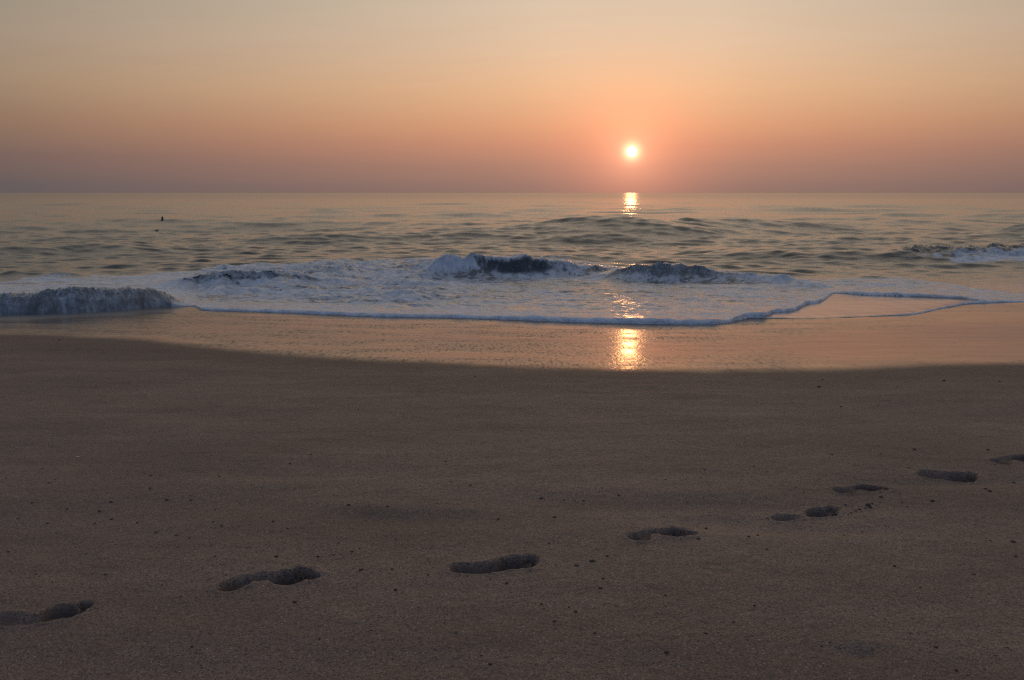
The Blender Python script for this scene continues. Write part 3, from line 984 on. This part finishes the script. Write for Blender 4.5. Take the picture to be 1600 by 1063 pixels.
m_crumb, t = new_mat("damp_sand_crumb")
geo = t.n('ShaderNodeNewGeometry')
g1 = t.noise(geo.outputs['Position'], 420.0, 3.0, 0.6)
cc = t.mix(t.mrange(g1, 0.3, 0.7), (0.030, 0.022, 0.018), (0.080, 0.056, 0.044))
bs = t.n('ShaderNodeBsdfPrincipled', i_Base__Color=cc, i_Roughness=0.8, i_Normal=t.bump(g1, 0.6, 0.002))
ou = t.n('ShaderNodeOutputMaterial')
t.link(bs.outputs[0], ou.inputs[0])
m_shell, t = new_mat("shell_chip")
geo = t.n('ShaderNodeNewGeometry')
g1 = t.noise(geo.outputs['Position'], 300.0, 3.0, 0.6)
cc = t.mix(g1, (0.55, 0.45, 0.36), (0.85, 0.78, 0.68))
bs = t.n('ShaderNodeBsdfPrincipled', i_Base__Color=cc, i_Roughness=0.3)
ou = t.n('ShaderNodeOutputMaterial')
t.link(bs.outputs[0], ou.inputs[0])

lumps = [lump_mesh("sand_crumb", s, m_crumb, q) for s, q in ((1, 0.55), (2, 0.7), (3, 0.5), (4, 0.8))]

CRUMBS = [  # photo column, row, width in photo pixels
    (9, 750, 8), (77, 757, 7), (67, 735, 6), (50, 788, 7), (28, 811, 8), (74, 819, 7), (105, 797, 7), (13, 864, 7), (141, 730, 5), (86, 752, 5),
    (148, 819, 6), (155, 800, 6), (174, 786, 8), (236, 745, 10), (250, 745, 5), (235, 765, 6), (260, 781, 11), (298, 781, 8), (174, 812, 9), (214, 817, 7),
    (243, 833, 11), (275, 838, 10), (280, 838, 7), (284, 834, 4), (260, 829, 5), (296, 843, 7), (336, 796, 6), (333, 817, 8), (346, 824, 10), (427, 817, 7), (449, 828, 10), (453, 727, 5),
    (453, 718, 5), (343, 746, 6), (341, 743, 5), (486, 714, 5), (245, 857, 6), (336, 873, 6), (420, 850, 5), (529, 850, 6), (502, 857, 7), (432, 872, 9), (497, 871, 12), (521, 868, 6),
    (165, 899, 8), (82, 911, 5), (56, 900, 5), (129, 914, 5), (253, 914, 5), (281, 894, 6), (283, 932, 8), (460, 941, 12), (499, 998, 10), (300, 1010, 10), (384, 1020, 6), (353, 901, 8),
    (545, 792, 11), (605, 793, 8), (572, 810, 6), (589, 845, 5), (619, 843, 8), (562, 858, 9), (550, 864, 9), (535, 862, 4), (565, 892, 12), (612, 891, 7), (636, 897, 6), (669, 899, 10), (677, 887, 6),
    (618, 922, 11), (580, 983, 10), (650, 982, 8), (713, 988, 10), (752, 1022, 7), (766, 1036, 13), (792, 913, 8), (766, 907, 6), (846, 776, 10), (851, 778, 6), (881, 779, 6), (898, 780, 6),
    (912, 780, 7), (779, 809, 9), (866, 808, 10), (904, 762, 6), (967, 773, 8), (1040, 749, 6), (697, 721, 6), (705, 754, 5), (735, 760, 6), (788, 760, 6), (858, 851, 8), (901, 885, 10), (925, 877, 12),
    (949, 870, 13), (868, 884, 6), (942, 904, 8), (938, 919, 10), (900, 955, 12), (846, 944, 7), (850, 951, 8), (866, 970, 8), (868, 982, 7), (930, 991, 8), (960, 987, 6), (1040, 930, 7), (1042, 1020, 12), (889, 948, 6),
    (1101, 735, 6), (1095, 747, 5), (1155, 755, 5), (1178, 729, 6), (1198, 737, 6), (1203, 760, 5), (1243, 763, 5), (1256, 771, 6), (1300, 712, 7), (1376, 711, 7), (1429, 702, 8), (1544, 702, 8),
    (1420, 732, 6), (1585, 750, 10), (1540, 763, 8), (1547, 767, 8), (1405, 773, 6), (1376, 778, 8), (1410, 786, 7), (1457, 784, 10), (1418, 792, 6), (1170, 839, 10), (1184, 835, 10), (1198, 859, 7),
    (1103, 821, 12), (1091, 843, 9), (1319, 833, 8), (1347, 828, 6), (1584, 846, 11), (1587, 870, 9), (1547, 844, 6), (1398, 885, 8), (1522, 898, 9), (1438, 919, 6), (1119, 908, 5), (1179, 947, 9),
    (1103, 990, 8), (1147, 972, 7), (1284, 1010, 9), (1297, 1004, 7), (1422, 991, 8), (1462, 1013, 12), (1575, 1014, 8), (1494, 1049, 10), (1556, 1026, 7), (1512, 1057, 7), (1168, 1000, 6),
    (1285, 593, 6), (1279, 605, 8), (1475, 596, 7), (1562, 597, 7), (1314, 635, 6), (1372, 634, 6), (742, 590, 5), (150, 604, 5), (215, 603, 4), (165, 628, 4), (560, 640, 5), (93, 531, 6)]
HEAP = [  # crumbs kicked out ahead of the broken footprint
    (1356, 790, 12), (1360, 793, 8), (1352, 794, 9), (1363, 788, 6), (1321, 789, 7), (1313, 794, 8), (1307, 803, 9), (1330, 801, 7), (1337, 798, 6), (1343, 796, 6), (1347, 799, 5), (1301, 803, 7),
    (1316, 797, 6), (1325, 803, 5), (1370, 790, 5), (1200, 806, 7), (1207, 805, 5), (1375, 786, 4)]


def scatter(name, meshes, items, label, cat, group, pal=(0.45, 0.75), lift=0.25):
    first = None
    for i, (px, py, wd) in enumerate(items):
        x, y = flat_hit(px, py)
        if y > crest_y(np.array([x]))[0]:
            x, y = hit(px, py, beach)
        wm = wd * math.hypot(x, y) / FPX
        o = bpy.data.objects.new(name, meshes[i % len(meshes)]) if first is None else first.copy()
        if first is None:
            first = o
        o.data = meshes[i % len(meshes)]
        COL.objects.link(o)
        r = 0.33 * wm * random.uniform(0.7, 1.1)
        o.scale = (r, r * random.uniform(0.6, 1.0), r * random.uniform(*pal))
        o.rotation_euler = (random.uniform(-.2, .2), random.uniform(-.2, .2), random.uniform(0, 6.28))
        o.location = (x, y, ground(x, y) + lift * r * 0.5)
        tag(o, label, cat, group, "thing")


scatter("sand_crumb", lumps, CRUMBS, "tiny dark crumb of damp sand lying loose on the brown beach", "sand crumb", "dark sand crumbs scattered over the beach")
scatter("sand_crumb", lumps, HEAP, "dark crumb of sand kicked out around the faint broken footprint", "sand crumb", "sand crumbs thrown up by the broken footprint", pal=(0.6, 1.0))


def chip_mesh(seed):
    r = random.Random(seed)
    bm = bmesh.new()
    n = 9
    top, bot = [], []
    for i in range(n):
        a = i / n * 6.283
        rr = r.uniform(0.7, 1.1)
        x, y = math.cos(a) * rr, 0.7 * math.sin(a) * rr
        top.append(bm.verts.new((x, y, -0.25 * (x * x + y * y) + 0.45)))
        bot.append(bm.verts.new((x * 0.96, y * 0.96, -0.25 * (x * x + y * y) + 0.33)))
    c = bm.verts.new((0, 0, 0.55))
    c2 = bm.verts.new((0, 0, 0.43))
    for i in range(n):
        j = (i + 1) % n
        bm.faces.new((c, top[i], top[j]))
        bm.faces.new((c2, bot[j], bot[i]))
        bm.faces.new((top[i], bot[i], bot[j], top[j]))
    me = bpy.data.meshes.new("shell_chip")
    bm.to_mesh(me)
    bm.free()
    me.materials.append(m_shell)
    return me


CHIPS = [(900, 804, 7), (122, 714, 12), (957, 713, 4), (1055, 727, 3), (645, 773, 4), (662, 773, 3), (911, 735, 3), (1100, 838, 4), (1225, 872, 5), (856, 1003, 5), (948, 940, 4), (1113, 978, 4), (1258, 757, 3),
         (1202, 944, 3), (1063, 602, 4), (1005, 604, 5), (892, 596, 4), (1085, 580, 5), (720, 700, 3), (905, 710, 3), (1150, 690, 3), (600, 668, 3), (870, 655, 3), (1300, 655, 3)]
scatter("shell_chip", [chip_mesh(s) for s in (1, 2, 3)], CHIPS, "tiny pale shell chip catching the light on the dark sand", "shell chip", "pale shell chips on the sand", pal=(0.5, 0.8), lift=0.1)

# ------------------------------------------------------------------ two sea birds
m_bird, t = new_mat("dark_feathers")
geo = t.n('ShaderNodeNewGeometry')
g1 = t.noise(geo.outputs['Position'], 40.0, 3.0, 0.6)
cc = t.mix(g1, (0.012, 0.011, 0.011), (0.035, 0.030, 0.028))
bs = t.n('ShaderNodeBsdfPrincipled', i_Base__Color=cc, i_Roughness=0.75)
ou = t.n('ShaderNodeOutputMaterial')
t.link(bs.outputs[0], ou.inputs[0])


def bird_mesh(name, wings):
    """body along +X; wings: list of (dihedral, fold) or empty for a bird at rest on the water"""
    bm = bmesh.new()
    prof = [(-0.62, 0.01, 0.0), (-0.5, 0.06, 0.0), (-0.3, 0.12, -0.01), (-0.05, 0.165, -0.02), (0.18, 0.15, 0.0), (0.32, 0.10, 0.05), (0.42, 0.085, 0.11),
            (0.50, 0.088, 0.14), (0.57, 0.06, 0.14), (0.62, 0.025, 0.125), (0.74, 0.006, 0.11)]
    n = 12
    rings = []
    for x, r, z in prof:
        rings.append([bm.verts.new((x, r * math.cos(i / n * 6.283) * (1.0 if x > -0.5 else 1.6), z + r * 0.9 * math.sin(i / n * 6.283))) for i in range(n)])
    for a, b in zip(rings, rings[1:]):
        for i in range(n):
            bm.faces.new((a[i], a[(i + 1) % n], b[(i + 1) % n], b[i]))
    bm.faces.new(rings[0][::-1])
    bm.faces.new(rings[-1])
    # tail fan
    tv = [bm.verts.new(q) for q in ((-0.5, 0.05, 0.01), (-0.5, -0.05, 0.01), (-0.85, -0.11, 0.0), (-0.80, 0, 0.0), (-0.85, 0.11, 0.0))]
    bm.faces.new(tv)
    for side, (dih, fold) in zip((1, -1), wings):
        secs = []
        for k in range(9):
            q = k / 8
            span = 1.25 * q
            bend = dih * (1.0 if q < 0.45 else 1.0) * span - (fold * max(0, q - 0.45) ** 1.2)
            cy = side * (0.10 + span * math.cos(dih) * (1 - 0.15 * fold))
            cz = 0.06 + span * math.sin(dih) - fold * max(0, q - 0.45) ** 1.3
            lead = 0.16 + 0.12 * math.sin(q * 3.0) - 0.30 * max(0, q - 0.45)
            chord = 0.34 * (1 - q ** 2.2) + 0.03
            th = 0.022 * (1 - q) + 0.005
            secs.append([bm.verts.new((lead, cy, cz)), bm.verts.new((lead - chord * 0.35, cy, cz + th)), bm.verts.new((lead - chord, cy, cz - 0.01)),
                         bm.verts.new((lead - chord * 0.35, cy, cz - th * 0.4))])
        for a, b in zip(secs, secs[1:]):
            for i in range(4):
                bm.faces.new((a[i], a[(i + 1) % 4], b[(i + 1) % 4], b[i]))
        bm.faces.new(secs[-1])
    bmesh.ops.recalc_face_normals(bm, faces=bm.faces)
    me = bpy.data.meshes.new(name)
    bm.to_mesh(me)
    bm.free()
    for f in me.polygons:
        f.use_smooth = True
    me.materials.append(m_bird)
    return me


def at(px, py, dist):
    d = ray(px, py)
    return Vector(d * (dist / d[1])) + Vector((0, 0, H))


b1 = bpy.data.objects.new("seabird", bird_mesh("seabird", [(1.15, 0.25), (1.0, 0.1)]))
b1.location = at(253.6, 344.3, 36.0)
b1.scale = (0.14,) * 3
b1.rotation_euler = (math.radians(-18), math.radians(-5), math.radians(38))
COL.objects.link(b1)
tag(b1, "dark seabird flying low over the sea with its wings raised, the upper of two", "bird", "two small seabirds off the beach", "thing")
jc = int(np.argmin(np.abs(ACOL - (248.5 - 800) / FPX)))
dz_ = (H - P[:, jc, 2]) / P[:, jc, 1]                       # visible depression along this column
want = -ray(248.5, 361.3)[2] / ray(248.5, 361.3)[1]
kb = int(np.nonzero(dz_ <= want)[0][0])
b2 = bpy.data.objects.new("seabird", bird_mesh("seabird", [(-0.15, 0.1), (-0.15, 0.1)]))
for v in b2.data.vertices:                    # wings laid back along the body
    if abs(v.co.y) > 0.19:
        v.co = Vector((v.co.x - (abs(v.co.y) - 0.15) * 0.5, math.copysign(0.17, v.co.y), 0.08 + 0.02 * v.co.z))
b2.location = (P[kb, jc, 0], P[kb, jc, 1], P[kb, jc, 2] + 0.010)
b2.scale = (0.0032 * P[kb, jc, 1],) * 3
b2.rotation_euler = (0, math.radians(-4), math.radians(8))
COL.objects.link(b2)
tag(b2, "dark seabird resting on the water with folded wings, the lower of two", "bird", "two small seabirds off the beach", "thing")

# ------------------------------------------------------------------ render settings
sc.view_settings.view_transform = 'Standard'
sc.view_settings.look = 'None'
sc.view_settings.exposure = 0
sc.view_settings.gamma = 1
sc.render.engine = 'CYCLES'
sc.cycles.use_denoising = False
sc.cycles.filter_width = 1.25
sc.cycles.max_bounces = 6
sc.cycles.diffuse_bounces = 3
sc.cycles.glossy_bounces = 3
sc.cycles.sample_clamp_indirect = 6
